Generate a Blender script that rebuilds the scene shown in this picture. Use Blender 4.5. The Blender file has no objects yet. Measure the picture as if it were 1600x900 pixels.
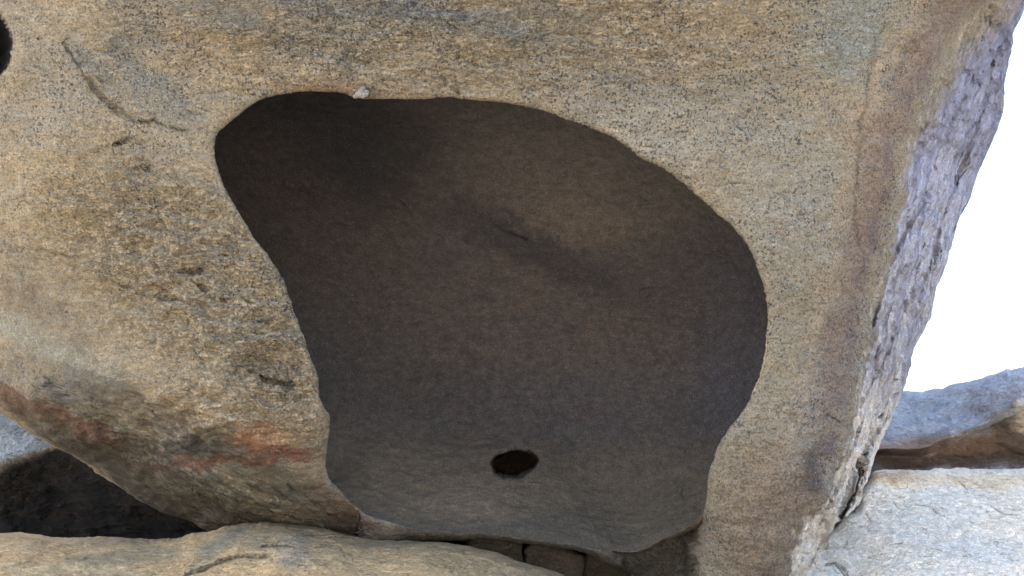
import bpy, math
import numpy as np
R = math.radians

# ---------------------------------------------------------------- camera, world, sun, exposure
scn = bpy.context.scene
PITCH = 20.0
CAMH = 1.3
F = 1164.0                    # focal length in photo pixels (1600 wide)
cam_d = bpy.data.cameras.new("camera"); cam = bpy.data.objects.new("camera", cam_d)
scn.collection.objects.link(cam); scn.camera = cam
cam.location = (0, 0, CAMH); cam.rotation_euler = (R(90 + PITCH), 0, 0)
cam_d.sensor_width = 36; cam_d.lens = 36 * F / 1600.0
cam_d.clip_start = 0.05; cam_d.clip_end = 3000

SUN_AZ = -72.0                # degrees from +Y (view direction) towards +X
SUN_EL = 44.0
world = bpy.data.worlds.new("World"); scn.world = world; world.use_nodes = True
wn = world.node_tree
bg = wn.nodes['Background']; sky = wn.nodes.new('ShaderNodeTexSky')
sky.sky_type = 'NISHITA'; sky.sun_disc = False
sky.sun_elevation = R(SUN_EL); sky.sun_rotation = R(SUN_AZ)
sky.air_density = 1.2; sky.dust_density = 8.0; sky.ozone_density = 1.0
wn.links.new(sky.outputs[0], bg.inputs[0]); bg.inputs[1].default_value = 0.15
sd = bpy.data.lights.new("sun", 'SUN'); so = bpy.data.objects.new("sun", sd)
scn.collection.objects.link(so)
sd.energy = 2.0; sd.angle = R(0.53); sd.color = (1.0, 0.95, 0.88)
so.rotation_euler = (R(90 - SUN_EL), 0, R(180 - SUN_AZ))
so.location = (0, 0, 20)
vs = scn.view_settings
vs.view_transform = 'Standard'; vs.look = 'None'; vs.gamma = 1; vs.use_curve_mapping = False
vs.exposure = 2.95

# ---------------------------------------------------------------- maths helpers
def lin(r, g, b):
    c = np.array([r, g, b], float) / 255.0
    return np.where(c <= 0.04045, c / 12.92, ((c + 0.055) / 1.055) ** 2.4)

rng = np.random.default_rng(7)
PERM = np.concatenate([rng.permutation(256)] * 3).astype(np.int32)
_g = rng.normal(size=(256, 3)); _g /= np.linalg.norm(_g, axis=1)[:, None]
GX, GY, GZ = [np.ascontiguousarray(_g[:, i]).astype(np.float32) for i in range(3)]

def perlin(P, freq, seed=0):
    """gradient noise, about -1..1; freq scalar or 3-vector"""
    Q = (P * np.asarray(freq, np.float32) + np.float32(seed * 17.37 + 100.5)).astype(np.float32)
    I = np.floor(Q); Fr = Q - I; I = I.astype(np.int32) & 255
    x, y, z = Fr[:, 0], Fr[:, 1], Fr[:, 2]
    U = Fr * Fr * Fr * (Fr * (Fr * 6 - 15) + 10)
    u, v, w = U[:, 0], U[:, 1], U[:, 2]
    A0 = PERM[I[:, 0]]; A1 = PERM[I[:, 0] + 1]
    B00 = PERM[A0 + I[:, 1]]; B01 = PERM[A0 + I[:, 1] + 1]
    B10 = PERM[A1 + I[:, 1]]; B11 = PERM[A1 + I[:, 1] + 1]
    def g(h, dx, dy, dz):
        h = PERM[h]
        return GX[h] * dx + GY[h] * dy + GZ[h] * dz
    Z0 = I[:, 2]; Z1 = Z0 + 1
    n00 = g(B00 + Z0, x, y, z); n10 = g(B10 + Z0, x - 1, y, z)
    n01 = g(B01 + Z0, x, y - 1, z); n11 = g(B11 + Z0, x - 1, y - 1, z)
    a = n00 + u * (n10 - n00); b = n01 + u * (n11 - n01); lo = a + v * (b - a)
    n00 = g(B00 + Z1, x, y, z - 1); n10 = g(B10 + Z1, x - 1, y, z - 1)
    n01 = g(B01 + Z1, x, y - 1, z - 1); n11 = g(B11 + Z1, x - 1, y - 1, z - 1)
    a = n00 + u * (n10 - n00); b = n01 + u * (n11 - n01); hi = a + v * (b - a)
    return (lo + w * (hi - lo)) * 1.6

def fbm(P, freq, octs, gain=0.5, seed=0):
    s = 0; a = 1.0; f = np.asarray(freq, np.float32)
    for o in range(octs):
        s = s + a * perlin(P, f * 2.03 ** o, seed + o * 3.1); a *= gain
    return s

def sst(x, a, b):
    t = np.clip((x - a) / (b - a), 0, 1); return t * t * (3 - 2 * t)

def terrace(h, k, sharp):
    """flaky steps: h cut into shelves of height k with steep risers"""
    q = h / k; i = np.floor(q); f = q - i
    return (i + sst(f, 0.5 - sharp, 0.5 + sharp)) * k

def tps(ctrl):
    c = np.array(ctrl, float); X = c[:, :2] / 500.0; y = c[:, 2]; n = len(c)
    r2 = ((X[:, None] - X[None]) ** 2).sum(-1)
    K = np.where(r2 > 0, r2 * np.log(r2 + 1e-12), 0) + np.eye(n) * 1e-3
    Pm = np.hstack([np.ones((n, 1)), X])
    A = np.zeros((n + 3, n + 3)); A[:n, :n] = K; A[:n, n:] = Pm; A[n:, :n] = Pm.T
    w = np.linalg.solve(A, np.concatenate([y, [0, 0, 0]]))
    def f(px, py):
        px = px / 500.0; py = py / 500.0
        out = w[n] + w[n + 1] * px + w[n + 2] * py
        for i in range(n):
            q = (px - X[i, 0]) ** 2 + (py - X[i, 1]) ** 2
            out = out + w[i] * q * np.log(q + 1e-12)
        return out
    return f

def polydist(px, py, pts, vals=None):
    """distance to a polyline, signed side, and interpolated value"""
    best = np.full(px.shape, 1e9); side = np.zeros(px.shape); val = np.zeros(px.shape)
    for i in range(len(pts) - 1):
        ax, ay = pts[i][:2]; bx, by = pts[i + 1][:2]
        dx, dy = bx - ax, by - ay; L = dx * dx + dy * dy
        t = np.clip(((px - ax) * dx + (py - ay) * dy) / L, 0, 1)
        ex, ey = px - (ax + t * dx), py - (ay + t * dy)
        d = np.hypot(ex, ey); m = d < best
        best = np.where(m, d, best); side = np.where(m, np.sign(dx * ey - dy * ex), side)
        if vals is not None: val = np.where(m, vals[i] + t * (vals[i + 1] - vals[i]), val)
    return (best, side, val) if vals is not None else (best, side)

def inside(px, py, poly):
    ins = np.zeros(px.shape, bool); n = len(poly)
    for i in range(n):
        ax, ay = poly[i]; bx, by = poly[(i + 1) % n]
        c = ((ay > py) != (by > py)) & (px < (bx - ax) * (py - ay) / (by - ay + 1e-9) + ax)
        ins ^= c
    return ins

def smooth_closed(poly, per=8):
    p = np.array(poly, float); n = len(p); out = []
    for i in range(n):
        p0, p1, p2, p3 = p[i - 1], p[i], p[(i + 1) % n], p[(i + 2) % n]
        for k in range(per):
            t = k / per
            out.append(0.5 * ((2 * p1) + (-p0 + p2) * t + (2 * p0 - 5 * p1 + 4 * p2 - p3) * t * t + (-p0 + 3 * p1 - 3 * p2 + p3) * t ** 3))
    return np.array(out)

def radial(poly, c, th, per=8):
    q = smooth_closed(poly, per) - np.array(c, float)
    a = np.arctan2(q[:, 1], q[:, 0]); r = np.hypot(q[:, 0], q[:, 1])
    o = np.argsort(a); a = a[o]; r = r[o]
    return np.interp(th, a, r, period=2 * math.pi)

def cam3(px, py, d):
    return np.stack([(px - 800) / F * d, (450 - py) / F * d, d], -1)

_cp, _sp = math.cos(R(PITCH)), math.sin(R(PITCH))
def to_world(P):
    x, y, d = P[..., 0], P[..., 1], P[..., 2]
    return np.stack([x, d * _cp - y * _sp, CAMH + d * _sp + y * _cp], -1)

def grid_normals(G):
    dt = np.roll(G, -1, 1) - np.roll(G, 1, 1)
    dr = np.gradient(G, axis=0)
    n = np.cross(dt, dr)
    return n / (np.linalg.norm(n, axis=-1, keepdims=True) + 1e-9)

def blur_theta(a, k):
    out = a.copy()
    for _ in range(k): out = (np.roll(out, 1) + 2 * out + np.roll(out, -1)) / 4
    return out

# ---------------------------------------------------------------- mesh writing
def write_mesh(name, V, Q, mat, attrs, parent=None, smooth=True):
    """V (n,3) world, Q (m,4) quads"""
    used = np.zeros(len(V), bool); used[Q.ravel()] = True
    remap = np.cumsum(used) - 1
    V = V[used]; Q = remap[Q]
    me = bpy.data.meshes.new(name)
    me.vertices.add(len(V)); me.vertices.foreach_set('co', V.astype(np.float32).ravel())
    me.loops.add(Q.size); me.loops.foreach_set('vertex_index', Q.astype(np.int32).ravel())
    me.polygons.add(len(Q))
    me.polygons.foreach_set('loop_start', np.arange(0, Q.size, 4, dtype=np.int32))
    me.polygons.foreach_set('loop_total', np.full(len(Q), 4, np.int32))
    me.polygons.foreach_set('use_smooth', np.full(len(Q), smooth))
    me.update(calc_edges=True)
    for k, a in attrs.items():
        a = a[used].astype(np.float32)
        if k == 'sv':
            at = me.attributes.new(k, 'FLOAT_VECTOR', 'POINT'); at.data.foreach_set('vector', a.ravel())
        elif a.ndim == 2:
            at = me.attributes.new(k, 'FLOAT_COLOR', 'POINT')
            at.data.foreach_set('color', np.hstack([a, np.ones((len(a), 1), np.float32)]).ravel())
        else:
            at = me.attributes.new(k, 'FLOAT', 'POINT'); at.data.foreach_set('value', a.ravel())
    o = bpy.data.objects.new(name, me); scn.collection.objects.link(o)
    me.materials.append(mat)
    if parent: o.parent = parent
    return o

def empty(name):
    o = bpy.data.objects.new(name, None); scn.collection.objects.link(o); return o

def tag(o, label, cat, group=None):
    o['label'] = label; o['category'] = cat
    if group: o['group'] = group
    return o

def quads(nr, nt):
    i = np.arange(nr - 1)[:, None] * nt; j = np.arange(nt)[None]; jn = (j + 1) % nt
    return np.stack([i + j, i + nt + j, i + nt + jn, i + jn], -1).reshape(-1, 4)

# ---------------------------------------------------------------- materials
def rock_material(name, bump=1.0, grain=1.0, k=0):
    """granite: painted mineral / stain colours and shade from the mesh, crystals and grain from noise"""
    m = bpy.data.materials.new(name); m.use_nodes = True
    nt = m.node_tree; N = nt.nodes; L = nt.links
    b = N['Principled BSDF']
    b.inputs['Roughness'].default_value = 0.88
    b.inputs['Specular IOR Level'].default_value = 0.25
    def node(t, **k):
        n = N.new(t)
        for a, v in k.items(): setattr(n, a, v)
        return n
    def math_(op, a, c=None, d=None):
        n = node('ShaderNodeMath', operation=op)
        for i, v in enumerate((a, c, d)):
            if v is None: continue
            if isinstance(v, (int, float)): n.inputs[i].default_value = v
            else: L.new(v, n.inputs[i])
        return n.outputs[0]
    tc = node('ShaderNodeTexCoord')
    def noise(scale, detail=4, rough=0.6, vec=None, dist=0.0):
        n = node('ShaderNodeTexNoise'); n.inputs['Scale'].default_value = scale
        n.inputs['Detail'].default_value = detail; n.inputs['Roughness'].default_value = rough
        n.inputs['Distortion'].default_value = dist
        L.new(vec or tc.outputs['Object'], n.inputs['Vector']); return n
    sv = node('ShaderNodeAttribute', attribute_name='sv').outputs['Vector']
    col = node('ShaderNodeAttribute', attribute_name='col')
    spk = node('ShaderNodeAttribute', attribute_name='spk')
    flk = node('ShaderNodeAttribute', attribute_name='flk')
    # tone variation
    n1 = noise(22, 6, 0.65); n2 = noise(95 , 3, 0.7); ns = noise(34, 5, 0.7, sv, 0.12)
    def mr(v, a, c, lo, hi):
        n = node('ShaderNodeMapRange'); n.inputs[1].default_value = a; n.inputs[2].default_value = c
        n.inputs[3].default_value = lo; n.inputs[4].default_value = hi; L.new(v, n.inputs[0]); return n.outputs[0]
    t = math_('MULTIPLY', mr(n1.outputs[0], .3, .7, .84, 1.16), mr(n2.outputs[0], .3, .7, 1 - .4 * grain, 1 + .4 * grain))
    t = math_('MULTIPLY', t, mr(ns.outputs[0], .3, .7, .82, 1.18))
    vm = node('ShaderNodeVectorMath', operation='SCALE'); L.new(col.outputs['Color'], vm.inputs[0]); L.new(t, vm.inputs['Scale'])
    # warm / cool mottling of feldspar
    nh = noise(48, 3, 0.6)
    mixh = node('ShaderNodeMix', data_type='RGBA', blend_type='MULTIPLY'); mixh.inputs[0].default_value = 1
    rh = node('ShaderNodeValToRGB'); rh.color_ramp.elements[0].color = (0.93, 0.99, 1.05, 1); rh.color_ramp.elements[1].color = (1.07, 1.0, 0.93, 1)
    rh.color_ramp.elements[0].position = .36; rh.color_ramp.elements[1].position = .64
    L.new(nh.outputs[0], rh.inputs[0]); L.new(vm.outputs[0], mixh.inputs[6]); L.new(rh.outputs[0], mixh.inputs[7])
    # dark mica crystals, gathered in clusters
    v1 = noise(58, 2, 0.55, None, 0.3); cl = noise(9, 3, 0.6)
    thr = mr(cl.outputs[0], .35, .65, .615, .54)
    dk = math_('MULTIPLY', mr(math_('SUBTRACT', v1.outputs[0], thr), -0.01, 0.03, 0, 1), spk.outputs['Fac'])
    dk = math_('MULTIPLY', dk, 0.85)
    mixd = node('ShaderNodeMix', data_type='RGBA'); L.new(dk, mixd.inputs[0]); L.new(mixh.outputs[2], mixd.inputs[6])
    mixd.inputs[7].default_value = (0.035, 0.037, 0.042, 1)
    # thin broken crack lines
    cv = node('ShaderNodeVectorMath', operation='ADD'); cw = noise(14, 3, .6)
    sc_ = node('ShaderNodeVectorMath', operation='SCALE'); L.new(cw.outputs['Color'], sc_.inputs[0]); sc_.inputs['Scale'].default_value = 0.09
    L.new(sv, cv.inputs[0]); L.new(sc_.outputs[0], cv.inputs[1])
    vo = node('ShaderNodeTexVoronoi', feature='DISTANCE_TO_EDGE'); vo.inputs['Scale'].default_value = 12; L.new(cv.outputs[0], vo.inputs['Vector'])
    ck = mr(vo.outputs['Distance'], 0.0, 0.055, 1, 0)
    cm = noise(6, 3, .6); ck = math_('MULTIPLY', ck, mr(cm.outputs[0], .47, .56, 0, 1)); ck = math_('MULTIPLY', ck, flk.outputs['Fac'])
    ckc = math_('MULTIPLY', ck, 0.55)
    mixc = node('ShaderNodeMix', data_type='RGBA'); L.new(ckc, mixc.inputs[0]); L.new(mixd.outputs[2], mixc.inputs[6]); mixc.inputs[7].default_value = (0.05, 0.042, 0.035, 1)
    mixd = mixc
    # pale quartz crystals
    v2 = noise(120, 1, 0.5); lt = mr(v2.outputs[0], .68, .76, 0, .6)
    lt = math_('MULTIPLY', lt, spk.outputs['Fac'])
    mixl = node('ShaderNodeMix', data_type='RGBA'); L.new(lt, mixl.inputs[0]); L.new(mixd.outputs[2], mixl.inputs[6])
    mixl.inputs[7].default_value = (0.55, 0.53, 0.5, 1)
    L.new(mixl.outputs[2], b.inputs['Base Color'])
    # relief
    nb1 = noise(60, 5, 0.7); nb2 = noise(18, 6, 0.72, sv, 0.15)
    # flaky ridges
    rd = math_('ABSOLUTE', math_('SUBTRACT', nb2.outputs[0], 0.5))
    rd = mr(rd, 0, 0.05, 0, 1)
    h = math_('ADD', math_('MULTIPLY', nb1.outputs[0], 0.9), math_('MULTIPLY', math_('MULTIPLY', rd, flk.outputs['Fac']), 0.42))
    h = math_('ADD', h, math_('MULTIPLY', nb2.outputs[0], 0.8))
    h = math_('SUBTRACT', h, math_('MULTIPLY', ck, 0.8))
    bp = node('ShaderNodeBump'); bp.inputs['Strength'].default_value = 1.0; bp.inputs['Distance'].default_value = 0.016 * bump
    L.new(h, bp.inputs['Height']); L.new(bp.outputs[0], b.inputs['Normal'])
    return m

M_face = rock_material('weathered_granite', 1.0, 1.0)
M_cave = rock_material('cavity_granite', 0.8, 0.9)
M_flank = rock_material('fractured_granite', .9, 0.8)
M_slab = rock_material('slab_granite', 1.0, 0.7)
M_far = rock_material('far_granite', 1.0, 0.5)

def ground_material():
    m = bpy.data.materials.new('sandy_ground'); m.use_nodes = True
    N = m.node_tree.nodes; L = m.node_tree.links; b = N['Principled BSDF']
    b.inputs['Roughness'].default_value = 0.95
    n = N.new('ShaderNodeTexNoise'); n.inputs['Scale'].default_value = 3; n.inputs['Detail'].default_value = 8
    tc = N.new('ShaderNodeTexCoord'); L.new(tc.outputs['Object'], n.inputs['Vector'])
    r = N.new('ShaderNodeValToRGB'); r.color_ramp.elements[0].color = (0.27, 0.23, 0.18, 1); r.color_ramp.elements[1].color = (0.42, 0.37, 0.30, 1)
    r.color_ramp.elements[0].position = .35; r.color_ramp.elements[1].position = .65
    L.new(n.outputs[0], r.inputs[0]); L.new(r.outputs[0], b.inputs['Base Color'])
    bp = N.new('ShaderNodeBump'); bp.inputs['Distance'].default_value = .03; L.new(n.outputs[0], bp.inputs['Height']); L.new(bp.outputs[0], b.inputs['Normal'])
    return m
M_ground = ground_material()

def ellipse_mask(px, py, cx, cy, rx, ry, ang=0, soft=0.5):
    a = R(ang); dx, dy = px - cx, py - cy
    u = (dx * math.cos(a) + dy * math.sin(a)) / rx; v = (-dx * math.sin(a) + dy * math.cos(a)) / ry
    r = np.sqrt(u * u + v * v)
    return 1 - sst(r, 1 - soft, 1 + soft)

def paint(col, m, rgb, k=1.0):
    m = (m * k)[:, None]
    return col * (1 - m) + np.asarray(rgb)[None] * m

# ---------------------------------------------------------------- ground (setting)
def build_ground():
    n = 161
    s = np.linspace(-1, 1, n); s = np.sign(s) * np.abs(s) ** 2.6 * 900
    X, Y = np.meshgrid(s, s + 6, indexing='ij')
    P = np.stack([X, Y, np.zeros_like(X)], -1).reshape(-1, 3).astype(np.float32)
    rad = np.hypot(P[:, 0], P[:, 1] - 3)
    P[:, 2] = fbm(P, 0.25, 4, 0.5, 5) * 0.12 + perlin(P, 0.02, 9) * sst(rad, 15, 80) * 2.0
    i = np.arange(n - 1)[:, None] * n; j = np.arange(n - 1)[None]
    Q = np.stack([i + j, i + n + j, i + n + j + 1, i + j + 1], -1).reshape(-1, 4)
    o = write_mesh('ground', P, Q, M_ground, {})
    o['kind'] = 'structure'
build_ground()

# ---------------------------------------------------------------- the great boulder with its hollow
CAV = [(336,217),(336,247),(345,276),(362,314),(388,356),(411,390),(440,434),(458,480),(468,510),(479,541),(493,578),(500,620),(507,639),(512,650),(513,681),(510,710),(509,737),
       (530,765),(553,788),(581,807),(646,822),(716,830),(798,836),(856,845),(913,853),(960,860),(988,862),(1014,854),(1043,839),(1072,825),(1095,806),(1103,781),(1106,750),
       (1113,718),(1124,690),(1145,662),(1166,634),(1180,604),(1194,559),(1197,524),(1199,490),(1197,465),(1186,424),(1169,386),(1144,352),(1098,314),(1055,274),(1005,247),(950,211),
       (899,192),(857,175),(802,163),(700,153),(640,154),(590,154),(556,151),(535,144),(497,141),(459,144),(425,150),(396,162),(375,179),(350,197)]
OUT = [(1760,-640),(1640,-120),(1603,10),(1586,45),(1581,75),(1571,125),(1568,165),(1555,210),(1530,265),(1515,312),(1500,340),(1485,390),(1476,420),(1463,455),(1456,490),(1443,520),(1427,545),
       (1418,585),(1407,620),(1391,655),(1371,700),(1360,735),(1346,774),(1334,797),(1304,822),(1293,858),(1281,892),(1275,960),(1270,1310),(1200,1320),(1040,985),(1004,908),(975,891),(940,876),
       (912,863),(870,856),(817,849),(758,842),(716,845),(642,846),(600,852),(560,856),(500,852),(420,845),(332,832),(297,813),(259,802),(217,781),(168,750),(119,716),(70,690),(38,672),(21,657),(0,648),(-60,622),
       (-260,560),(-520,380),(-640,0),(-560,-420),(-200,-700),(700,-820),(1400,-820)]
CREASE = [(1680,-400),(1590,-100),(1551,0),(1526,28),(1495,70),(1462,140),(1437,196),(1416,228),(1407,298),(1396,352),(1387,398),(1373,450),(1362,496),(1353,538),(1346,590),(1337,630),(1321,704),
          (1294,774),(1259,802),(1241,830),(1229,862),(1222,910),(1210,1320)]
CC = (790, 480)
HOLE = [(769,722),(775,714),(788,707),(805,705),(822,706),(833,711),(838,719),(834,730),(822,738),(806,744),(788,744),(776,737)]
HOLE = [(804 + (x - 804) * 1.12, 726 + (y - 726) * 1.12) for x, y in HOLE]
NICHE = [(-72,22),(-45,8),(-20,9),(0,20),(10,32),(18,48),(22,68),(21,88),(14,104),(4,118),(-10,130),(-40,138),(-70,125),(-92,95),(-95,60)]

facedepth = tps([(800,-200,4.35),(800,-800,4.3),(0,-300,4.5),(-600,0,5.6),(-500,400,5.6),(1400,-300,4.7),(200,250,4.80),(520,60,4.72),(800,80,4.66),(1100,100,4.68),(1300,200,4.86),(1250,400,4.86),(1250,600,4.90),
                 (1160,720,4.85),(1160,850,4.82),(1180,1200,5.0),(1340,560,5.02),(1320,400,5.0),(0,330,4.78),(60,480,4.98),(150,560,4.93),(120,420,4.93),(300,460,4.76),(420,560,4.70),(300,640,4.62),(450,680,4.66),(130,640,4.86),
                 (300,750,4.86),(480,760,4.92),(200,720,5.05),(560,825,5.12),(700,840,5.15),(850,855,5.2),(960,870,5.25),(1040,870,5.18),(1090,830,5.02),(340,210,4.82),(420,350,4.80),(-100,560,5.2)])

def flake_masks(px, py):
    m = ellipse_mask(px, py, 330, 450, 230, 120, 35, .6)
    m = np.maximum(m, ellipse_mask(px, py, 430, 560, 80, 100, 0, .6))
    m = np.maximum(m, .7 * ellipse_mask(px, py, 280, 650, 260, 60, 0, .6))
    m = np.maximum(m, .5 * ellipse_mask(px, py, 700, 40, 500, 110, 0, .6))
    return m

# cracks: (points, width px, depth m, darkness)
CRACKS = [
 ([(640,0),(655,18),(700,35),(730,55),(738,80),(742,102)],3.5,.012,.5), ([(742,50),(770,65),(788,80),(792,98),(806,108),(850,118),(880,133)],3,.012,.5),
 ([(690,122),(702,135),(716,148)],3,.03,.95), ([(550,58),(553,88),(565,98),(590,95)],2.5,.012,.6), ([(100,68),(118,98),(150,140),(180,172),(215,190),(240,188),(262,200),(295,203)],4.5,.022,.7),
 ([(120,80),(140,112),(165,132)],3,.012,.45),([(277,182),(290,170),(300,175)],2.5,.012,.8),([(178,240),(180,225),(200,215),(222,222)],3,.015,.5),([(245,265),(248,272),(230,262),(205,262)],2.5,.012,.5),([(60,60),(95,75),(105,60)],2.5,.01,.3),
 ([(0,392),(50,389),(105,398),(140,403)],5,.02,.25),([(98,483),(104,487),(110,490)],3.5,.02,.9),([(160,412),(185,408),(178,418)],3,.015,.6),([(170,435),(200,452),(240,462),(280,468),(300,475)],3,.018,.55),
 ([(300,440),(330,460),(370,480),(400,500),(425,502)],4,.02,.5),([(280,425),(305,425),(315,420),(312,428)],5,.02,.8),([(375,520),(390,535),(410,545)],3.5,.02,.6),([(390,580),(420,595),(450,600)],4,.02,.5),
 ([(238,643),(246,648),(252,655)],3,.018,.8),([(70,600),(90,610),(118,622)],2,.004,.3),([(400,725),(420,722),(445,720)],3,.015,.6),
 ([(300,768),(330,785),(352,800),(380,812)],4,.02,.75),([(440,748),(455,765),(490,785),(520,808)],3.5,.018,.7),([(470,775),(500,788),(530,815)],3,.015,.7),([(330,765),(345,790),(372,806)],3,.015,.7),([(420,755),(440,775),(450,800)],3,.013,.6),
 ([(280,735),(300,745),(330,770)],3,.012,.5),([(150,700),(180,720),(230,740),(280,770)],3,.012,.5),([(350,775),(400,790),(430,800),(470,812)],3,.015,.6),
 ([(1100,287),(1120,289),(1160,287),(1180,290)],3,.012,.6),([(1229,300),(1232,320),(1229,336),(1236,342)],2.5,.012,.8),([(1390,30),(1372,55),(1366,80),(1360,110),(1352,140),(1350,175),(1342,190),(1345,205),(1350,212),(1345,225),(1338,260),(1334,300),(1333,340),(1342,380),(1350,420)],5,.007,.6),
 ([(1385,652),(1368,676),(1350,716)],7,.16,.9),([(1350,716),(1338,750),(1327,780),(1314,808)],13,.3,.9),
 ([(1448,300),(1430,338),(1408,378),(1395,408),(1384,440),(1370,485),(1362,512)],5,.06,.9),([(1560,70),(1548,120),(1530,190),(1508,260),(1490,300),(1478,335),(1468,380),(1450,420),(1432,470),(1425,500)],4,.05,.75),
 ([(1445,380),(1438,410),(1428,440)],4,.05,.9),([(1505,230),(1495,270),(1488,312)],4,.05,.8),([(1392,525),(1385,550),(1372,580),(1362,600)],4,.05,.9),([(1400,560),(1392,595),(1386,620),(1375,650)],4,.06,.9),([(1375,535),(1368,560)],3,.04,.9),
 ([(1470,380),(1464,400),(1458,415)],3,.04,.8),([(1530,100),(1500,170),(1480,210),(1462,260)],3,.03,.4),([(1440,200),(1430,250),(1420,300)],3,.03,.4),([(1520,300),(1490,360)],3,.03,.5),
 ([(1340,690),(1325,730),(1305,770),(1290,800)],3,.03,.6),([(1268,815),(1255,850),(1250,880)],3,.03,.7),([(1300,830),(1280,860),(1262,890)],3,.03,.6),([(1350,650),(1335,700)],3,.03,.5),
 ([(1066,430),(1070,440),(1080,446)],3,.02,.9),([(1118,400),(1132,404)],3,.02,.8),([(1068,758),(1065,770),(1071,784)],2.5,.02,.8),([(1092,765),(1088,785),(1085,800)],2.5,.02,.8),([(950,822),(985,832),(1015,842)],3,.02,.5),
 ([(735,322),(760,340),(790,362),(820,372),(860,384)],3.5,.04,.5),([(690,360),(710,372),(740,380)],3,.03,.4),([(560,300),(580,298)],2.5,.02,.7),([(1000,452),(1040,446),(1075,450)],3,.02,.4),([(800,400),(850,410),(900,430)],3,.02,.4),([(610,300),(640,330),(650,345)],3,.02,.4),
 ([(1282,652),(1290,648),(1298,652),(1312,662)],3,.02,.8),([(1140,875),(1148,872),(1150,878)],3,.015,.7),([(1105,820),(1130,825),(1160,818)],3,.01,.3),
]

def main_boulder():
    NT = 1500
    th = (np.arange(NT) + 0.5) / NT * 2 * math.pi - math.pi
    Rc = radial(CAV, CC, th, 4); Ro = radial(OUT, CC, th, 3)
    Rc = blur_theta(Rc, 3); Ro = blur_theta(Ro, 1)
    ct, st = np.cos(th), np.sin(th)
    jit = lambda f, a, s: a * fbm(np.stack([ct * f, st * f, np.full(NT, s)], -1).astype(np.float32), 1.0, 4, .6, s)
    Rc = Rc + jit(14, 1.6, 3.3); Rs = blur_theta(Rc, 60); Rc = Rc + jit(70, .8, 7.3); Ro = Ro + jit(30, 1.8, 5.5)
    Ro = np.maximum(Ro, Rc + 6)
    low = sst(st, 0.55, 0.95)                       # the low sill of the hollow
    left = sst(-ct, 0.0, 0.8)
    rows = []; part = []
    # --- interior rows, from the deepest point to the lip
    NI = 240
    a0 = 0.42 * (1 - low) + 0.06 * low + 0.10 * left
    bx, by = CC[0] + ct * Rc, CC[1] + st * Rc
    lipd = facedepth(bx, by)
    colm = sst(bx, 1085, 1105) * sst(by, 770, 800)
    lipd = lipd + .039
    pole = 6.75
    for k in range(NI):
        t = k / NI                                   # 0 = pole ... 1 = lip
        a = math.pi / 2 - t * (math.pi / 2 + a0)
        rho = np.cos(a) / np.cos(a0)
        w = (np.sin(a) + np.sin(a0)) / (1 + np.sin(a0))
        wl = 1 - np.clip(1 - (1 - rho) / .50, 0, 1) ** 1.25
        w = w * (1 - low * .85) + wl * low * .85
        rq = Rs * rho + (Rc - Rs) * np.minimum(rho, 1.0) ** 14
        px = CC[0] + ct * rq; py = CC[1] + st * rq
        d = lipd * (1 - w) + pole * w
        rows.append(np.stack([px, py, d], -1)); part.append(0)
    # --- face rows from the lip to the silhouette
    NF = 400
    fx = np.where(ct > 0, 1640 - CC[0], CC[0] + 40) / np.maximum(np.abs(ct), 1e-3)
    fy = np.where(st > 0, 940 - CC[1], CC[1] + 40) / np.maximum(np.abs(st), 1e-3)
    Rf = blur_theta(np.minimum(np.minimum(fx, fy), Ro * .98), 6); Rf = np.clip(Rf, Rc + (Ro - Rc) * .1, Ro)
    for k in range(NF + 1):
        s = (k / NF)
        if s < .86: rr = Rc + (Rf - Rc) * (s / .86)
        else: rr = Rf + (Ro - Rf) * ((s - .86) / .14)
        px = CC[0] + ct * rr; py = CC[1] + st * rr
        d = facedepth(px, py)
        rows.append(np.stack([px, py, d], -1)); part.append(1)
    G = np.array(rows); nface = len(rows)
    px, py = G[..., 0].ravel(), G[..., 1].ravel(); shp = G.shape[:2]
    D = G[..., 2].ravel().copy()
    isface = np.repeat(np.array(part), NT) == 1
    # rounding of the lip
    rr = np.hypot(px - CC[0], py - CC[1]); dl = rr - np.tile(Rc, shp[0]); do = np.tile(Ro, shp[0]) - rr
    lw = np.tile(np.where(st > 0.8, 12., 20. + 14 * np.sin(th * 5) * np.sin(th * 3 + 1)), shp[0])
    q = np.clip(1 - dl / lw, 0, 1)
    D += isface * 0.045 * (1 - np.sqrt(1 - q * q * 0.98))
    # flank beyond the crease
    wob = perlin(np.stack([px / 40, py / 40, px * 0], -1).astype(np.float32), 1, 2) * 5 + perlin(np.stack([px / 14, py / 14, px * 0], -1).astype(np.float32), 1, 4) * 3
    cd, cs = polydist(px, py, CREASE)
    sc = cd * -np.sign(cs)                           # >0 right of the crease (set below)
    right = np.where((px > 1000), 1, 0)
    tst = polydist(np.array([1590.]), np.array([200.]), CREASE)[1][0]
    sc = np.where(right > 0, cd * cs * tst, -200) + wob
    soft = 4.0 + 26.0 * (1 - sst(py, 0, 260))
    D += isface * 0.016 * soft * np.logaddexp(0, sc / soft)
    D += isface * 0.0011 * 25 * np.logaddexp(0, (sc + 70) / 25) * right    # face curving towards the crease
    # rounding of the other silhouettes
    ang = np.tile(th, shp[0])
    botleft = sst(ang, R(100), R(135)) ; botleft = np.where(ang < -R(175), 1, botleft)
    wid = 95.0
    q = np.clip(1 - do / wid, 0, 1)
    D += isface * (px < 560) * botleft * 0.9 * (1 - np.sqrt(1 - q * q * 0.985))
    q = np.clip(1 - do / 16., 0, 1)
    D += isface * (px >= 480) * (px < 1010) * (py > 700) * 0.12 * (1 - np.sqrt(1 - q * q * 0.98))
    # right foot of the rock stands forward of the sill
    D += isface * 0.42 * (1 - sst(px + wob * .8, 1064, 1106)) * sst(py, 770, 815) * sst(px, 940, 1030)
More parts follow.
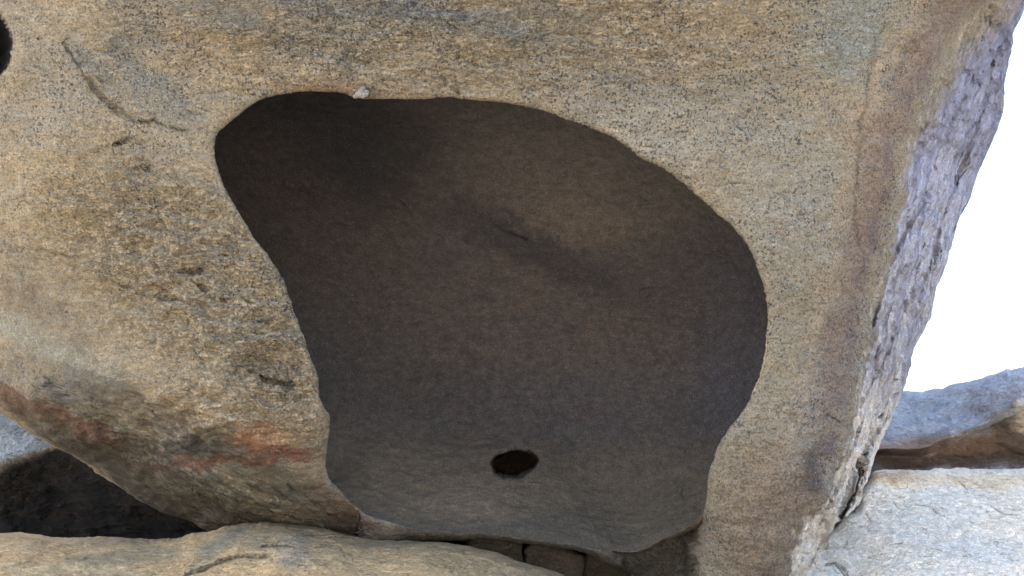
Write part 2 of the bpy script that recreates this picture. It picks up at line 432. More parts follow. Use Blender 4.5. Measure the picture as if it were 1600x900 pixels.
    # hollow interior modelling
    ins = ~isface
    D += ins * (0.18 * ellipse_mask(px, py, 900, 290, 230, 140, 25, .95) * .55 - 0.02 * ellipse_mask(px, py, 760, 420, 170, 45, 30, .8)
                + 0.30 * ellipse_mask(px, py, 560, 230, 170, 90, 10, .8) - 0.10 * ellipse_mask(px, py, 1000, 620, 160, 60, -20, .8))
    D -= ins * 0.35 * sst(py, 660, 800) * sst(dl, -130, -20) * 0
    # the small hole
    hw = np.stack([px / 9, py / 9, px * 0], -1).astype(np.float32); hx = px + perlin(hw, 1, 5) * 2.2; hy = py + perlin(hw, 1, 8) * 2.2
    hd, _ = polydist(hx, hy, HOLE + HOLE[:1]); hin = inside(hx, hy, HOLE)
    D += ins * np.where(hin, 1.0 * sst(hd, -1, 6), 0)
    # the niche at the left
    nd, _ = polydist(px, py, NICHE + NICHE[:1]); nin = inside(px, py, NICHE)
    D += isface * np.where(nin, 0.9 * (1 - np.exp(-nd / 9.)), 0)
    # cracks
    P0 = cam3(px, py, D).astype(np.float32)
    wx = px + perlin(P0, 14, 31) * 3.0; wy = py + perlin(P0, 14, 37) * 3.0
    crack_d = np.zeros_like(px); crack_c = np.zeros_like(px)
    fr = (px > -60) & (px < 1660) & (py > -60) & (py < 960)
    idx = np.where(fr)[0]
    for pts, w, dep, dark in CRACKS:
        xs = [p[0] for p in pts]; ys = [p[1] for p in pts]
        sel = idx[(px[idx] > min(xs) - 30) & (px[idx] < max(xs) + 30) & (py[idx] > min(ys) - 30) & (py[idx] < max(ys) + 30)]
        if not len(sel): continue
        d, _, tv = polydist(wx[sel], wy[sel], pts, [0.3] + [1.0] * (len(pts) - 2) + [0.3])
        w = w * (.5 if w < 6 else .8) * (1.5 if min(xs) > 1240 and w < 6 else 1); p = np.exp(-(d / (w * tv + .5)) ** 2 * 1.3)
        br = sst(perlin(P0[sel], 7, 45), -.45, .15) if w < 1.9 and min(xs) < 1240 else .7 + .3 * sst(perlin(P0[sel], 7, 45), -.45, .15)
        p = p * br
        crack_d[sel] = np.maximum(crack_d[sel], p * dep)
        crack_c[sel] = np.maximum(crack_c[sel], np.exp(-(d / (w * .8 * tv + .4)) ** 2 * 1.6) * dark * br)
    D += crack_d
    G = cam3(px, py, D).reshape(shp + (3,))
    # --- back of the boulder, unseen; stretched deep and boxy to shade the right-hand rocks
    NB = 36; edge = G[-1]; epx, epy = px.reshape(shp)[-1], py.reshape(shp)[-1]; ed = D.reshape(shp)[-1]
    back = []; bpx = []
    for k in range(1, NB + 1):
        a = k / NB * math.pi / 2 * 0.995
        s = math.cos(a) ** .55; w = math.sin(a)
        x = CC[0] + (epx - CC[0]) * s; y = CC[1] + (epy - CC[1]) * s
        back.append(cam3(x, y, ed * (1 - w) + 13.5 * w)); bpx.append((x, y)); part.append(2)
    G = np.concatenate([G, np.array(back)]); 
    px = np.concatenate([px, np.array([b[0] for b in bpx]).ravel()]); py = np.concatenate([py, np.array([b[1] for b in bpx]).ravel()])
    nr = G.shape[0]; pt = np.repeat(np.array(part), NT)
    pad = lambda a: np.concatenate([a, np.zeros(NB * NT)])
    sc = np.concatenate([sc, np.full(NB * NT, 50.)]); crack_c = pad(crack_c); dl = pad(dl); nin = pad(nin) > 0; hin = pad(hin) > 0; do = pad(do)
    Nn = grid_normals(G).reshape(-1, 3); P = G.reshape(-1, 3).astype(np.float32)
    # outward (towards the viewer on the face)
    sgn = np.sign(-(Nn[NT * 300:NT * 400] * P[NT * 300:NT * 400]).sum(-1).mean()); Nn = Nn * sgn
    flank = sst(sc, -2, 8) * (pt >= 1)
    face = (pt == 1) * (1 - flank); cave = (pt == 0) * 1.0
    fm = flake_masks(px, py) * face
    # --- relief
    H = 0.030 * perlin(P, 1.1, 1) + 0.016 * perlin(P, 2.7, 2) + 0.009 * perlin(P, 6.1, 3) + 0.0045 * perlin(P, 13, 4) + 0.0028 * perlin(P, 29, 6) + .0016 * perlin(P, 60, 8)
    warp = P + np.stack([perlin(P, 3, 51), perlin(P, 3, 52), perlin(P, 3, 53)], -1) * 0.06
    base = fbm(warp, np.array([3.0, 6.0, 5.0]), 5, .55, 11)
    fl = terrace(base, 0.20, 0.06)
    rz = 1 - np.abs((base / .20 - np.floor(base / .20)) - .5) / .06
    riser = np.clip(rz, 0, 1) * sst(perlin(P, 3.3, 97) + fm * .5, .05, .4)
    H = H + (0.036 * fm + 0.014 * face) * fl - .004 * riser * face
    fl2 = terrace(fbm(warp, np.array([9., 22., 16.]), 3, .55, 15), 0.22, .14)
    H = H + (0.016 * fm + 0.005 * face) * fl2
    # broken streaks on the flank, running along it
    ca, sa = math.cos(R(16)), math.sin(R(16))
    Pf = np.stack([P[:, 0] * ca + P[:, 1] * -sa, P[:, 0] * sa + P[:, 1] * ca, P[:, 2]], -1)
    fs = fbm(Pf, np.array([9., .75, 5.]), 5, .6, 21)
    H = H + flank * (0.035 * terrace(fs, 0.22, 0.16) * 1.0 + 0.010 * fbm(Pf, np.array([40., 4., 25.]), 3, .6, 25))
    fr1 = perlin(Pf + perlin(P, 4, 33)[:, None] * .05, np.array([11., .8, 3.5]), 27)
    fcr = np.clip(1 - np.abs(fr1) / .06, 0, 1) * sst(perlin(Pf, np.array([9., 2.2, 4.]), 29), -.05, .25)
    H = H - flank * fcr * .05
    H = H * np.where(pt == 0, 0.75, 1.0) + (pt == 0) * .012 * terrace(base, .2, .12)
    rec_m = (pt == 1) * (1 - sst(px, 1085, 1103)) * sst(px, 940, 990) * sst(py, 795, 815); rec = rec_m; H = H + rec * (.05 * fbm(P, 9., 4, .6, 88))
    # keep the lip and outer edge where they are drawn
    edgek = np.where(pt == 1, (sst(dl, 0, 25) * .75 + .25) * (sst(do, 0, 14) * .8 + .2), np.where(pt == 0, sst(-dl, 0, 25) * .75 + .25, 1.0))
    ib = np.concatenate([np.zeros(nface * NT), np.repeat(np.arange(NB), NT)]); edgek = np.where(pt == 2, .2 + .8 * sst(ib, 2, 20), edgek)
    H = H * edgek
    # diagonal grooves under the belly
    ca, sa = math.cos(R(35)), math.sin(R(35))
    Pu = np.stack([P[:, 0] * ca - P[:, 1] * sa, P[:, 0] * sa + P[:, 1] * ca, P[:, 2]], -1)
    um = ellipse_mask(px, py, 330, 760, 300, 60, 28, .5) * face
    H = H + um * 0.014 * terrace(fbm(Pu, np.array([3., 20., 6.]), 4, .55, 41), .25, .14)
    P = P + (Nn * H[:, None]).astype(np.float32)
    # --- colours of the stone, with some shade and sky tint painted in
    nA = fbm(P, 1.6, 4, .55, 61); nB = fbm(P, 4.2, 4, .55, 67); nC = fbm(P, 9., 4, .6, 71)
    qx = px + nB * 16 + nA * 18; qy = py + nC * 12 + nB * 12
    tan, grey, yel = lin(160, 148, 122), lin(142, 141, 132), lin(172, 152, 112)
    col = np.repeat(tan[None], len(P), 0)
    col = paint(col, sst(nA, -.2, .5), grey, .55)
    col = paint(col, sst(nB, .1, .7), yel, .32)
    col = paint(col, sst(nC, .2, .8) * sst(nA, -.3, .3), lin(112, 118, 122), .45)
    E = lambda *a, **k: ellipse_mask(qx, qy, *a, **k)
    # bluish grey lichen bands upper left
    for e in [(215,90,70,16,40),(250,60,30,14,50),(150,110,60,14,45),(260,160,70,28,30),(370,30,50,18,15),(720,30,90,16,14),(800,55,70,16,10),(640,12,60,14,5),(620,15,300,12,3)]:
        col = paint(col, E(*e), lin(112, 122, 128), .55)
    # warm cream areas
    for e in [(330,90,90,45,15),(440,110,90,30,5),(60,270,60,30,10),(90,350,70,30,5),(420,420,70,60,40),(450,600,60,60,20),(1120,60,160,60,0)]:
        col = paint(col, E(*e), lin(176, 154, 114), .5)
    col = paint(col, E(520, 135, 80, 14, 2), lin(150, 118, 84), .6)
    col = paint(col, E(90, 500, 110, 90, 20), lin(148, 136, 108), .6)
    col = paint(col, E(60, 470, 70, 22, 25), lin(118, 104, 92), .5)
    col = paint(col, E(80, 540, 130, 18, 25), lin(142, 150, 142), .6)
    col = paint(col, E(250, 540, 150, 70, 5), lin(148, 134, 104), .6)
    col = paint(col, E(420, 575, 45, 45, 0), lin(118, 92, 66), .65)
    col = paint(col, E(400, 570, 30, 25, 0), lin(96, 74, 56), .5)
    # ochre, red and grey bands on the belly, then underside shade
    col = paint(col, E(360, 640, 200, 40, 3), lin(180, 156, 112), .7)
    col = paint(col, E(100, 656, 130, 14, 22), lin(132, 80, 62), .9)
    col = paint(col, E(170, 684, 80, 13, 12), lin(138, 90, 64), .6)
    col = paint(col, E(270, 700, 110, 16, 4), lin(90, 88, 86), .8)
    col = paint(col, E(330, 690, 26, 34, 10), lin(110, 106, 98), .5)
    col = paint(col, E(400, 682, 46, 22, 4), lin(200, 136, 88), .9)
    col = paint(col, E(450, 680, 36, 26, 0), lin(186, 160, 118), .6)
    col = paint(col, E(350, 722, 160, 9, -4), lin(136, 80, 58), .8)
    col = paint(col, E(430, 704, 50, 8, 8), lin(138, 76, 56), .75)
    col = paint(col, E(262, 675, 26, 8, 8), lin(176, 164, 138), .7)
    col = paint(col, E(235, 690, 20, 6, 10), lin(176, 160, 128), .6)
    col = paint(col, E(90, 618, 34, 12, 22), lin(96, 100, 106), .7)
    col = paint(col, E(300, 775, 250, 30, 28), lin(92, 82, 68), .75)  # shade of the down-turned underside painted into the colour
    col = paint(col, E(150, 722, 170, 16, 32), lin(78, 76, 74), .8)  # same underside shade, along the lower outline
    col = paint(col, um * sst(fbm(Pu, np.array([3., 20., 6.]), 4, .55, 41), .1, .5), lin(66, 62, 56), .6)
    col = paint(col, E(320, 460, 250, 130, 35), lin(182, 162, 120), .55)
    col = paint(col, E(150, 280, 160, 120, 0), lin(170, 154, 120), .35)
    col = paint(col, E(545, 800, 80, 22, 35), lin(128, 96, 78), .7)
    
    # grey greenish granite top right, brown and violet bands near the crease
    col = paint(col, E(1330, 40, 60, 90, 35), lin(134, 148, 146), .7)
    col = paint(col, E(1230, 300, 90, 120, 0), lin(158, 156, 144), .5)
    col = paint(col, E(1000, 180, 150, 60, 20), lin(156, 150, 138), .5)
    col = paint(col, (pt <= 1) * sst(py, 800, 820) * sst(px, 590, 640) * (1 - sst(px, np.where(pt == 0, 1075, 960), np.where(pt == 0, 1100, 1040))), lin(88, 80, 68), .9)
    col = paint(col, (rec > .01) * np.clip(rec_m, 0, 1), lin(116, 112, 100), .8)  # recess beside the foot painted darker, as its downward slope is shaded
    band = np.exp(-((sc + perlin(P, 5, 77) * 18 + 42) / 30) ** 2) * (pt == 1) * (px > 1150)
    col = paint(col, band, lin(138, 112, 102), .75)
    bandc = np.exp(-((sc + perlin(P, 5, 77) * 22 + 88) / 9) ** 2) * (pt == 1) * (px > 1150)
    col = paint(col, bandc, lin(176, 154, 128), .7)
    bandv = np.exp(-((sc + perlin(P, 7, 79) * 14 + 28) / 10) ** 2) * (pt == 1) * (px > 1150) * sst(nC, -.2, .3)
    col = paint(col, bandv, lin(112, 98, 104), .6)
    col = paint(col, E(1190, 800, 80, 110, 0) * (1 - flank), lin(146, 124, 98), .8)
    col = paint(col, E(1255, 690, 25, 60, 25), lin(150, 140, 124), .5)
    col = paint(col, E(1275, 745, 22, 28, 10), lin(72, 70, 74), .65)
    col = paint(col, E(1285, 715, 30, 8, 5), lin(90, 80, 78), .5)
    # pale sharp crease
    cre = np.exp(-((sc + 1) / 3) ** 2) * (pt == 1) * (px > 1150) * sst(nC, -.3, .4)
    col = paint(col, cre, lin(214, 200, 172), .65)
    # flank, with a bluish sky-light cast tinted into its colour
    fcol = np.repeat(lin(180, 178, 184)[None], len(P), 0)
    fcol = paint(fcol, sst(fs, -.1, .5), lin(138, 142, 168), .8)
    fcol = paint(fcol, sst(fbm(Pf, np.array([12., 1.6, 8.]), 4, .6, 83), .15, .5), lin(112, 102, 116), .6)
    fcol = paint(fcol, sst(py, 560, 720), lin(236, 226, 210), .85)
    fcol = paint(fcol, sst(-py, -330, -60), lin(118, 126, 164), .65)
    fcol = paint(fcol, fcr, lin(96, 84, 84), .7)
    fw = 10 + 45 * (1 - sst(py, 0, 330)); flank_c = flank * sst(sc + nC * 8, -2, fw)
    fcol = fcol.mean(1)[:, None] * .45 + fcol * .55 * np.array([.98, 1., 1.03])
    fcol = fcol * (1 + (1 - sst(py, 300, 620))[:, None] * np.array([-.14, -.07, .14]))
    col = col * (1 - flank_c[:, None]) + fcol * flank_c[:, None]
    # hollow: brown desert varnish plus painted shade, deepest at the left
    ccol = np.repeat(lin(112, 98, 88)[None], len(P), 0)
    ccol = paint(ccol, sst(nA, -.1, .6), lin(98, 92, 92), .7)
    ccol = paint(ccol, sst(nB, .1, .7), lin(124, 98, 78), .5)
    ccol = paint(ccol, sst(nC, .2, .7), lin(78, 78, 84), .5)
    for e in [(560,215,130,60,10),(600,250,60,60,10)]: ccol = paint(ccol, E(*e), lin(70, 74, 86), .6)  # upper left of the hollow painted darker as shade
    ccol = paint(ccol, E(880, 250, 240, 110, 22, soft=.9), lin(136, 122, 102), .65)  # bounce light on the ceiling, painted as a paler patch
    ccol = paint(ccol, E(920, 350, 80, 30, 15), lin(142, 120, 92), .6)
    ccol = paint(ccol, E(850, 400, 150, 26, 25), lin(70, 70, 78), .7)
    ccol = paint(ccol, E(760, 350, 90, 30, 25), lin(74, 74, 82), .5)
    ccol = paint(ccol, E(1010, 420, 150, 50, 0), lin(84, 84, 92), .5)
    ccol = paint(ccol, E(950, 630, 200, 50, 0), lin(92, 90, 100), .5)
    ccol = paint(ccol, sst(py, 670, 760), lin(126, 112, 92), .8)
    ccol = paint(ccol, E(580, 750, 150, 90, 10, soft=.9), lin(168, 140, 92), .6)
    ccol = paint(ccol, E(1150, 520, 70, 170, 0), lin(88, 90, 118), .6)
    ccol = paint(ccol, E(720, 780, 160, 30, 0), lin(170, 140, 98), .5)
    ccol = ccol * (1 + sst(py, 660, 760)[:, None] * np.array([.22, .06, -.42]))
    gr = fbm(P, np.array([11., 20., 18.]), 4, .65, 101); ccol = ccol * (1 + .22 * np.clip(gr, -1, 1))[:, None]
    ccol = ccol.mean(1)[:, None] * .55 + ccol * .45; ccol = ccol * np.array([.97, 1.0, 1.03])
    ccol *= (.72 + .28 * sst(px - (py - 450) * -.3, 420, 880))[:, None]; ccol *= .50 * np.array([1.0, 1.02, 1.08])  # shade put into the hollow's colour, stronger towards the left
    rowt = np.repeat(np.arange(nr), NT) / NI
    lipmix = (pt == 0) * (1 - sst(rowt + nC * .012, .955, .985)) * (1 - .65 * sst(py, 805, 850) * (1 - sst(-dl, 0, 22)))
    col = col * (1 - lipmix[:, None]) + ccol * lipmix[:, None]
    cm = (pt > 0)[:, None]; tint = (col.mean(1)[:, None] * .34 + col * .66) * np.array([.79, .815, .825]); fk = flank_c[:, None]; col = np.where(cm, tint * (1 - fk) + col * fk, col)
    col = paint(col, riser * face, lin(84, 74, 60), .3)  # flake risers darkened to stand in for step shadow
    col = paint(col, crack_c, lin(52, 44, 40), .85)
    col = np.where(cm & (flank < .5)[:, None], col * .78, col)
    # spots of black lichen low on the left
    sp = E(90, 615, 60, 22, 22) * sst(perlin(P, 38, 91), .25, .45)
    col = paint(col, sp, lin(40, 42, 46), .9)
    spk = np.clip(.6 + .4 * sst(nA + .35 * E(1150, 250, 350, 300, 0) + .35 * E(800, 80, 500, 90, 0), 0., .6), 0, 1)
    spk = spk * (1 - .8 * flank); spk = np.where(pt == 0, .45, spk)
    spk = spk * (1 - .7 * ellipse_mask(px, py, 130, 520, 220, 100, 10)) * (1 - .8 * ellipse_mask(px, py, 300, 740, 320, 110, 15))
    flk = np.clip(.25 + fm + .5 * flank + .5 * um, 0, 1) * (pt > 0)
    W = to_world(P); Q = quads(nr, NT)
    sv = P * np.array([.6, 1.6, 1.6]); svf = Pf * np.array([4.5, .30, 2.2])
    svu = Pu * np.array([.8, 2.6, 1.6]); sv = sv * (1 - um[:, None]) + svu * um[:, None]
    attrs = {'col': col, 'spk': spk, 'flk': flk, 'sv': sv}; fattrs = {**attrs, 'sv': svf}
    qp = pt[Q].min(1); qh = hin[Q].all(1) & (qp == 0); qn = nin[Q].all(1) & (qp == 1)
    qf = (flank[Q].mean(1) > .5)
    root = empty('overhanging_boulder')
    tag(root, 'huge tan granite boulder overhanging the view, with a large dark weathered hollow in its face', 'boulder')
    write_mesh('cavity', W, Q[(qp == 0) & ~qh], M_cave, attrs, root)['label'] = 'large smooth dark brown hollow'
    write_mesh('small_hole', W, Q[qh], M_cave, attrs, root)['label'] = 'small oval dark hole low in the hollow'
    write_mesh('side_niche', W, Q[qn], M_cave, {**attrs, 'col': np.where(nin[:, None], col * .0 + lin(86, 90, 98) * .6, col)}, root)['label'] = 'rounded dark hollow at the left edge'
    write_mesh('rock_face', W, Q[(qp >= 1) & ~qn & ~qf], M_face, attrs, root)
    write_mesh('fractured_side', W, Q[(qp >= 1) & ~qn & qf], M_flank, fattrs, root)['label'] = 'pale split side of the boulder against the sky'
    # quartz chip on the upper rim
    return root
boulder = main_boulder()

# ---------------------------------------------------------------- other rocks, each a closed solid
def rock(name, poly, c, ctrl, back_d, mat, colour_fn, nt=500, nf=160, nb=24, rnd=(60, .5), relief=1.0, terr=0.01, shape_fn=None, jitter=2.0, seed=0, root_tag=None, spk=.3, per=4, parent=None, stre=(3., 8., 6.), sv_scale=(.6, 1.8, 1.4), flk=.6):
    th = (np.arange(nt) + 0.5) / nt * 2 * math.pi - math.pi
    Ro = blur_theta(radial(poly, c, th, per), 1); ct, st = np.cos(th), np.sin(th)
    Ro = Ro * (1 + 0) + jitter * fbm(np.stack([ct * 12, st * 12, np.full(nt, seed)], -1).astype(np.float32), 1., 4, .6, seed)
    f = tps(ctrl)
    s = np.linspace(0.002, 1, nf) ** 0.9
    rr = s[:, None] * Ro[None]
    px = (c[0] + ct[None] * rr).ravel(); py = (c[1] + st[None] * rr).ravel()
    D = f(px, py)
    do = ((1 - s[:, None]) * Ro[None]).ravel(); q = np.clip(1 - do / rnd[0], 0, 1)
    D = D + rnd[1] * (1 - np.sqrt(1 - q * q * .985))
    dirt = np.zeros_like(px)
    if shape_fn:
        dd, dirt = shape_fn(px, py); D = D + dd
    G = cam3(px, py, D).reshape(nf, nt, 3)
    ex, ey, ed = px[-nt:], py[-nt:], D[-nt:]
    back = []
    for k in range(1, nb + 1):
        a = k / nb * math.pi / 2 * .995; cs_, w = math.cos(a), math.sin(a)
        x = c[0] + (ex - c[0]) * cs_; y = c[1] + (ey - c[1]) * cs_
        back.append(cam3(x, y, ed * (1 - w) + np.maximum(back_d, ed + .3) * w)); px = np.concatenate([px, x]); py = np.concatenate([py, y]); dirt = np.concatenate([dirt, x * 0])
    G = np.concatenate([G, np.array(back)])
    Nn = grid_normals(G).reshape(-1, 3); P = G.reshape(-1, 3).astype(np.float32)
    m = slice(nt * 5, nt * (nf // 2)); Nn = Nn * np.sign(-(Nn[m] * P[m]).sum(-1).mean())
    H = relief * (0.03 * perlin(P, 1.2, seed) + .016 * perlin(P, 3.1, seed + 2) + .008 * perlin(P, 7, seed + 3) + .004 * perlin(P, 16, seed + 4) + .002 * perlin(P, 34, seed + 5))
    H = H + terr * terrace(fbm(P, np.array(stre), 5, .55, seed + 7), .2, .12)
    P = P + (Nn * H[:, None]).astype(np.float32)
    col = colour_fn(px, py, P); col = paint(col, dirt, lin(56, 46, 38), .8)
    n = len(P)
    W = to_world(P)
    col = col.mean(1)[:, None] * .2 + col * .8
    o = write_mesh(name, W, quads(nf + nb, nt), mat, {'col': col, 'spk': np.full(n, spk), 'flk': np.full(n, flk), 'sv': P * np.array(sv_scale)}, parent)
    if root_tag: tag(o, *root_tag)
    return o

def crack_set(cracks, seed=0):
    def f(px, py):
        d0 = np.zeros_like(px); c0 = np.zeros_like(px)
        P = np.stack([px / 60, py / 60, px * 0 + seed], -1).astype(np.float32)
        wx = px + perlin(P, 1, 3) * 3; wy = py + perlin(P, 1, 7) * 3
        for pts, w, dep, dark in cracks:
            d, _, tv = polydist(wx, wy, pts, [0.3] + [1.0] * (len(pts) - 2) + [0.3])
            w = w * .38; dep = dep * .7
            d0 = np.maximum(d0, np.exp(-(d / (w * tv + .3)) ** 2 * 1.3) * dep)
            c0 = np.maximum(c0, np.exp(-(d / (w * .8 * tv + .3)) ** 2 * 1.6) * dark)
        return d0, c0
    return f

def simple_col(a, b, c3, patches=(), seed=0):
    def f(px, py, P):
        nA = fbm(P, 1.8, 4, .55, seed + 1); nB = fbm(P, 5., 4, .6, seed + 5)
        col = np.repeat(np.asarray(a)[None], len(P), 0)
        col = paint(col, sst(nA, -.2, .5), b, .8); col = paint(col, sst(nB, 0, .7), c3, .5)
        qx = px + nB * 14; qy = py + nA * 12
        for e, rgb, k in patches: col = paint(col, ellipse_mask(qx, qy, *e), rgb, k)
        return col
    return f

# slab below, at the left foreground
rock('ground_slab', [(-420,880),(-200,842),(0,837),(87,844),(170,843),(245,842),(280,837),(297,830),(332,826),(350,820),(385,811),(413,809),(437,812),(490,820),(525,830),(560,836),(642,848),(716,853),(765,861),(817,875),(870,895),(960,935),(1060,1060),(1080,1250),(900,1420),(300,1450),(-300,1420),(-560,1200)],
     (330, 1080),
     [(-400,900,4.3),(0,850,4.4),(250,850,4.7),(413,815,4.95),(560,840,5.0),(716,858,5.0),(870,900,4.9),(0,900,4.0),(300,880,4.45),(500,900,4.35),(700,920,4.4),(300,1080,3.5),(800,1100,4.1),(300,1400,3.2),(-400,1200,3.3),(900,1350,4.0)],
     6.6, M_slab,
     simple_col(lin(152,134,98), lin(128,118,94), lin(164,138,94),
                [((200,865,90,14,-8), lin(98,100,88), .6), ((340,850,50,16,-40), lin(92,98,94), .7), ((520,885,200,20,3), lin(182,158,112), .6), ((540,915,200,16,3), lin(188,160,108), .6), ((460,870,26,30,10), lin(116,120,116), .5), ((395,895,40,10,0), lin(190,160,108), .6), ((100,890,130,12,2), lin(168,156,120), .6)], 3),
     nt=1100, nf=300, rnd=(30, .35), terr=.008, stre=(2., 9., 6.), seed=11, jitter=1.2,
     shape_fn=crack_set([([(290,897),(320,888),(350,876),(372,868),(400,867),(418,868)],2,.02,.8),([(448,826),(480,835),(520,838),(555,842)],2.5,.03,.9),([(470,832),(510,842),(560,843)],2.5,.03,.8),([(410,852),(440,854),(465,855)],2,.02,.8),([(495,854),(515,855)],2,.02,.8),([(540,842),(580,850),(590,852)],2,.02,.5),([(640,850),(690,862),(730,868)],2,.015,.5),([(30,884),(50,880),(60,886)],2,.012,.5)], 1),
     root_tag=('broad tan rock slab rising along the bottom left of the view, touching the overhanging boulder', 'rock slab'))

# dark boulder in the gap at the left
def left_sc(px, py):
    xs = [-300,-100,0,45,80,120,170,240,320,420]; ys = [850,775,731,708,697,699,716,748,790,850]
    g = np.linspace(-400, 500, 181); yc = np.interp(g, xs, ys)
    for _ in range(6): yc[1:-1] = (yc[:-2] + 2 * yc[1:-1] + yc[2:]) / 4
    return (np.interp(px, g, yc) - py) * .9
def left_shape(px, py):
    sc = left_sc(px, py)
    return 0.02 * 3 * np.logaddexp(0, sc / 3) + .012 * 110 * (1 - np.exp(-3 * np.logaddexp(0, -sc / 3) / 110)), px * 0
def left_col(px, py, P):
    col = simple_col(lin(44,48,56), lin(32,38,50), lin(56,50,48), (), 8)(px, py, P)  # front painted near black for the shade it stands in
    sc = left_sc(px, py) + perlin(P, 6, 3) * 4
    col = paint(col, sst(sc, -2, 4), lin(118,144,176), .95)  # top facet painted blue for sky light
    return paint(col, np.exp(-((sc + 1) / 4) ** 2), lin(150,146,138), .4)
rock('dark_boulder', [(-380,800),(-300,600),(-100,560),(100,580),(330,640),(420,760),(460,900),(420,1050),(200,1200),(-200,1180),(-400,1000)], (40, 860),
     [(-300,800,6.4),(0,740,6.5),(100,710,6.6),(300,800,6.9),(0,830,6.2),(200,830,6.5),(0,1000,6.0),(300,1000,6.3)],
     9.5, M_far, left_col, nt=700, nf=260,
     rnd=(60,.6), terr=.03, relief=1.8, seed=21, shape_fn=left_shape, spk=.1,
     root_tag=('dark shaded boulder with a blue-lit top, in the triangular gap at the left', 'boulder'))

# wedged stones in the gap under the sill
ws = 'stones wedged in the gap under the boulder'
st1 = [('wedged_stone', [(730,838),(770,838),(812,846),(816,862),(814,884),(770,890),(730,880)], (775,862), 5.9, 'left pale grey stone wedged in the dark gap under the boulder sill'),
       ('wedged_stone', [(822,848),(870,852),(898,860),(914,872),(912,900),(905,925),(850,920),(820,900)], (868,885), 5.95, 'middle blocky grey stone wedged in the dark gap under the boulder sill'),
       ('wedged_stone', [(917,862),(950,866),(1000,885),(1040,900),(1050,940),(960,950),(915,920)], (965,905), 6.1, 'right grey stone wedged in the dark gap under the boulder sill')]
for i, (nm, poly, c, d, lab) in enumerate(st1):
    rock(nm, poly, c, [(c[0]-40,c[1],d),(c[0]+40,c[1],d+.05),(c[0],c[1]-30,d+.1),(c[0],c[1]+40,d-.1)], d + .5, M_slab,
         simple_col(lin(150,144,130), lin(130,134,130), lin(142,128,108), (), 30 + i), nt=200, nf=50, nb=12, rnd=(9,.08), relief=.4, terr=.006, seed=31+i, jitter=1.0, root_tag=(lab, 'stone', ws))

# bed of rock the stones rest on, and the wall closing the gap behind them
rock('bedrock', [(380,860),(560,820),(700,810),(830,815),(950,830),(1120,860),(1260,960),(1330,1100),(1200,1250),(800,1300),(420,1200)], (820,1060),
     [(400,900,6.6),(800,880,6.9),(1100,930,6.6),(800,1000,6.0),(1200,1050,6.0),(800,1250,5.2),(420,1100,5.6)], 8.5, M_far,
     simple_col(lin(96,90,82), lin(84,84,84), lin(104,92,76), (), 41), nt=300, nf=70, rnd=(30,.4), seed=41,
     root_tag=('shaded low rock lying behind the wedged stones under the boulder', 'rock'))

# pale slab at lower right
rock('pale_slab', [(1225,900),(1262,850),(1302,822),(1316,803),(1334,795),(1342,775),(1352,752),(1362,737),(1380,733),(1430,733),(1475,729),(1540,731),(1600,729),(1720,733),(1900,760),(2050,900),(2050,1200),(1800,1400),(1400,1380),(1240,1200)], (1560,1000),
     [(1365,740,6.6),(1480,735,6.9),(1600,735,7.0),(1900,780,7.2),(1300,830,6.1),(1450,800,6.15),(1600,800,6.25),(1260,900,5.6),(1450,900,5.4),(1600,900,5.4),(1900,950,5.4),(1300,1200,4.7),(1600,1200,4.4),(1700,1380,4.2)],
     9.5, M_slab, simple_col(lin(236,224,204), lin(226,220,208), lin(240,224,198),
        [((1480,748,220,12,0), lin(226,204,164), .8), ((1390,742,40,9,0), lin(180,140,100), .6), ((1440,820,60,60,40), lin(198,202,200), .5), ((1540,860,60,24,0), lin(186,198,204), .5), ((1290,860,60,60,0), lin(210,212,208), .5)], 51),
     nt=900, nf=300, rnd=(16,.25), terr=.010, relief=.9, stre=(2.5, 5., 5.), seed=51, spk=.05, sv_scale=(.8,1.2,1.2),
     shape_fn=crack_set([([(1395,785),(1402,795),(1412,800)],2.5,.02,.7),([(1430,790),(1455,792),(1460,800),(1480,812)],2.5,.02,.7),([(1500,750),(1512,762)],2.5,.02,.6),([(1550,790),(1570,800),(1590,802)],2.5,.02,.6),([(1390,855),(1410,852)],2.5,.02,.7),([(1290,885),(1305,880),(1320,900)],3,.03,.8),([(1300,878),(1315,885),(1325,898)],3,.03,.7),([(1350,800),(1360,815),(1355,825)],2.5,.02,.6),([(1455,855),(1480,862)],2.5,.02,.5)], 5),
     root_tag=('pale bright rock slab with thin flaking cracks, at the lower right', 'rock slab'))

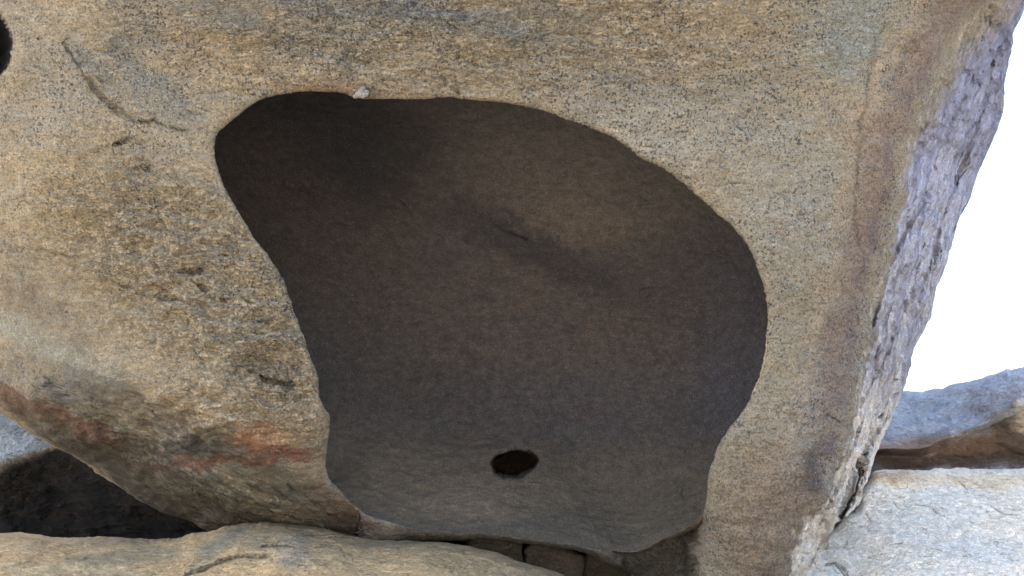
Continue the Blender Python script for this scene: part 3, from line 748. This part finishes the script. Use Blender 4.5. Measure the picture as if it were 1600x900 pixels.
# background boulder with undercut, right
def far_shape(px, py):
    cr = [(1250,702),(1385,700),(1435,701),(1470,690),(1510,675),(1540,660),(1570,640),(1600,624),(1700,600),(1900,570)]
    d, s = polydist(px, py, cr); t = polydist(np.array([1450.]), np.array([640.]), cr)[1][0]
    sc = d * s * t + perlin(np.stack([px / 30, py / 30, px * 0], -1).astype(np.float32), 1, 2) * 3
    top = 0.014 * 3 * np.logaddexp(0, sc / 3)
    under = 0.5 * sst(-sc, 0, 12) + .25 * sst(-sc, 10, 60)
    bump = -0.35 * ellipse_mask(px, py, 1640, 660, 72, 50, 0, .35)
    return top + under + bump, np.zeros_like(px)
rock('undercut_boulder', [(1180,640),(1300,615),(1380,612),(1418,612),(1450,611),(1480,606),(1520,595),(1550,583),(1580,578),(1610,576),(1700,560),(1900,540),(2150,620),(2250,900),(2000,1150),(1500,1180),(1250,1100),(1150,850)], (1600,820),
     [(1200,660,8.6),(1400,690,8.4),(1600,640,8.2),(1800,600,8.2),(1300,760,8.4),(1600,760,8.2),(1600,1100,7.9),(2100,900,8.4)],
     14, M_far, simple_col(lin(182,190,202), lin(168,182,200), lin(196,192,196),
        [((1500,706,260,22,-3), lin(156,122,96), .9), ((1560,680,90,22,-25), lin(150,122,96), .9), ((1560,720,320,10,0), lin(96,80,76), .6), ((1650,660,78,50,0), lin(206,188,160), .9), ((1560,620,60,14,-25), lin(180,172,180), .6)], 61),  # shadow band on the undercut and lit bump at right, painted in
     nt=900, nf=260, rnd=(22,.4), terr=.02, relief=1.4, seed=61, spk=.1, shape_fn=far_shape,
     root_tag=('boulder coloured with a skylit bluish grey top and a shaded brown undercut foot, behind the pale slab at the right', 'boulder'))

# quartz chips on the upper rim of the hollow
for i, (poly, c) in enumerate([([(556,150),(558,141),(564,136),(569,140),(572,150),(564,152)], (564,145)), ([(568,151),(567,143),(573,139),(578,145),(577,150)], (572,146)), ([(560,140),(563,132),(571,131),(573,137),(566,141)], (566,136)), ([(548,149),(550,145),(557,146),(558,151)], (553,148))]):
    poly = [(566 + (x - 566) * .78, 151 + (y - 151) * .78) for x, y in poly]; c = (566 + (c[0] - 566) * .78, 151 + (c[1] - 151) * .78)
    rock('quartz_crystal', poly, c, [(c[0],c[1],4.70),(c[0]-8,c[1],4.71),(c[0]+8,c[1],4.70),(c[0],c[1]-8,4.70),(c[0],c[1]+6,4.715)], 4.82, M_slab,
         simple_col(lin(150,154,156), lin(110,114,118), lin(176,176,174), (), 71 + i), nt=40, nf=14, nb=6, rnd=(3,.02), relief=.15, terr=.012, stre=(25.,25.,25.), seed=71 + i, jitter=.8, spk=0.2, per=1, parent=boulder)
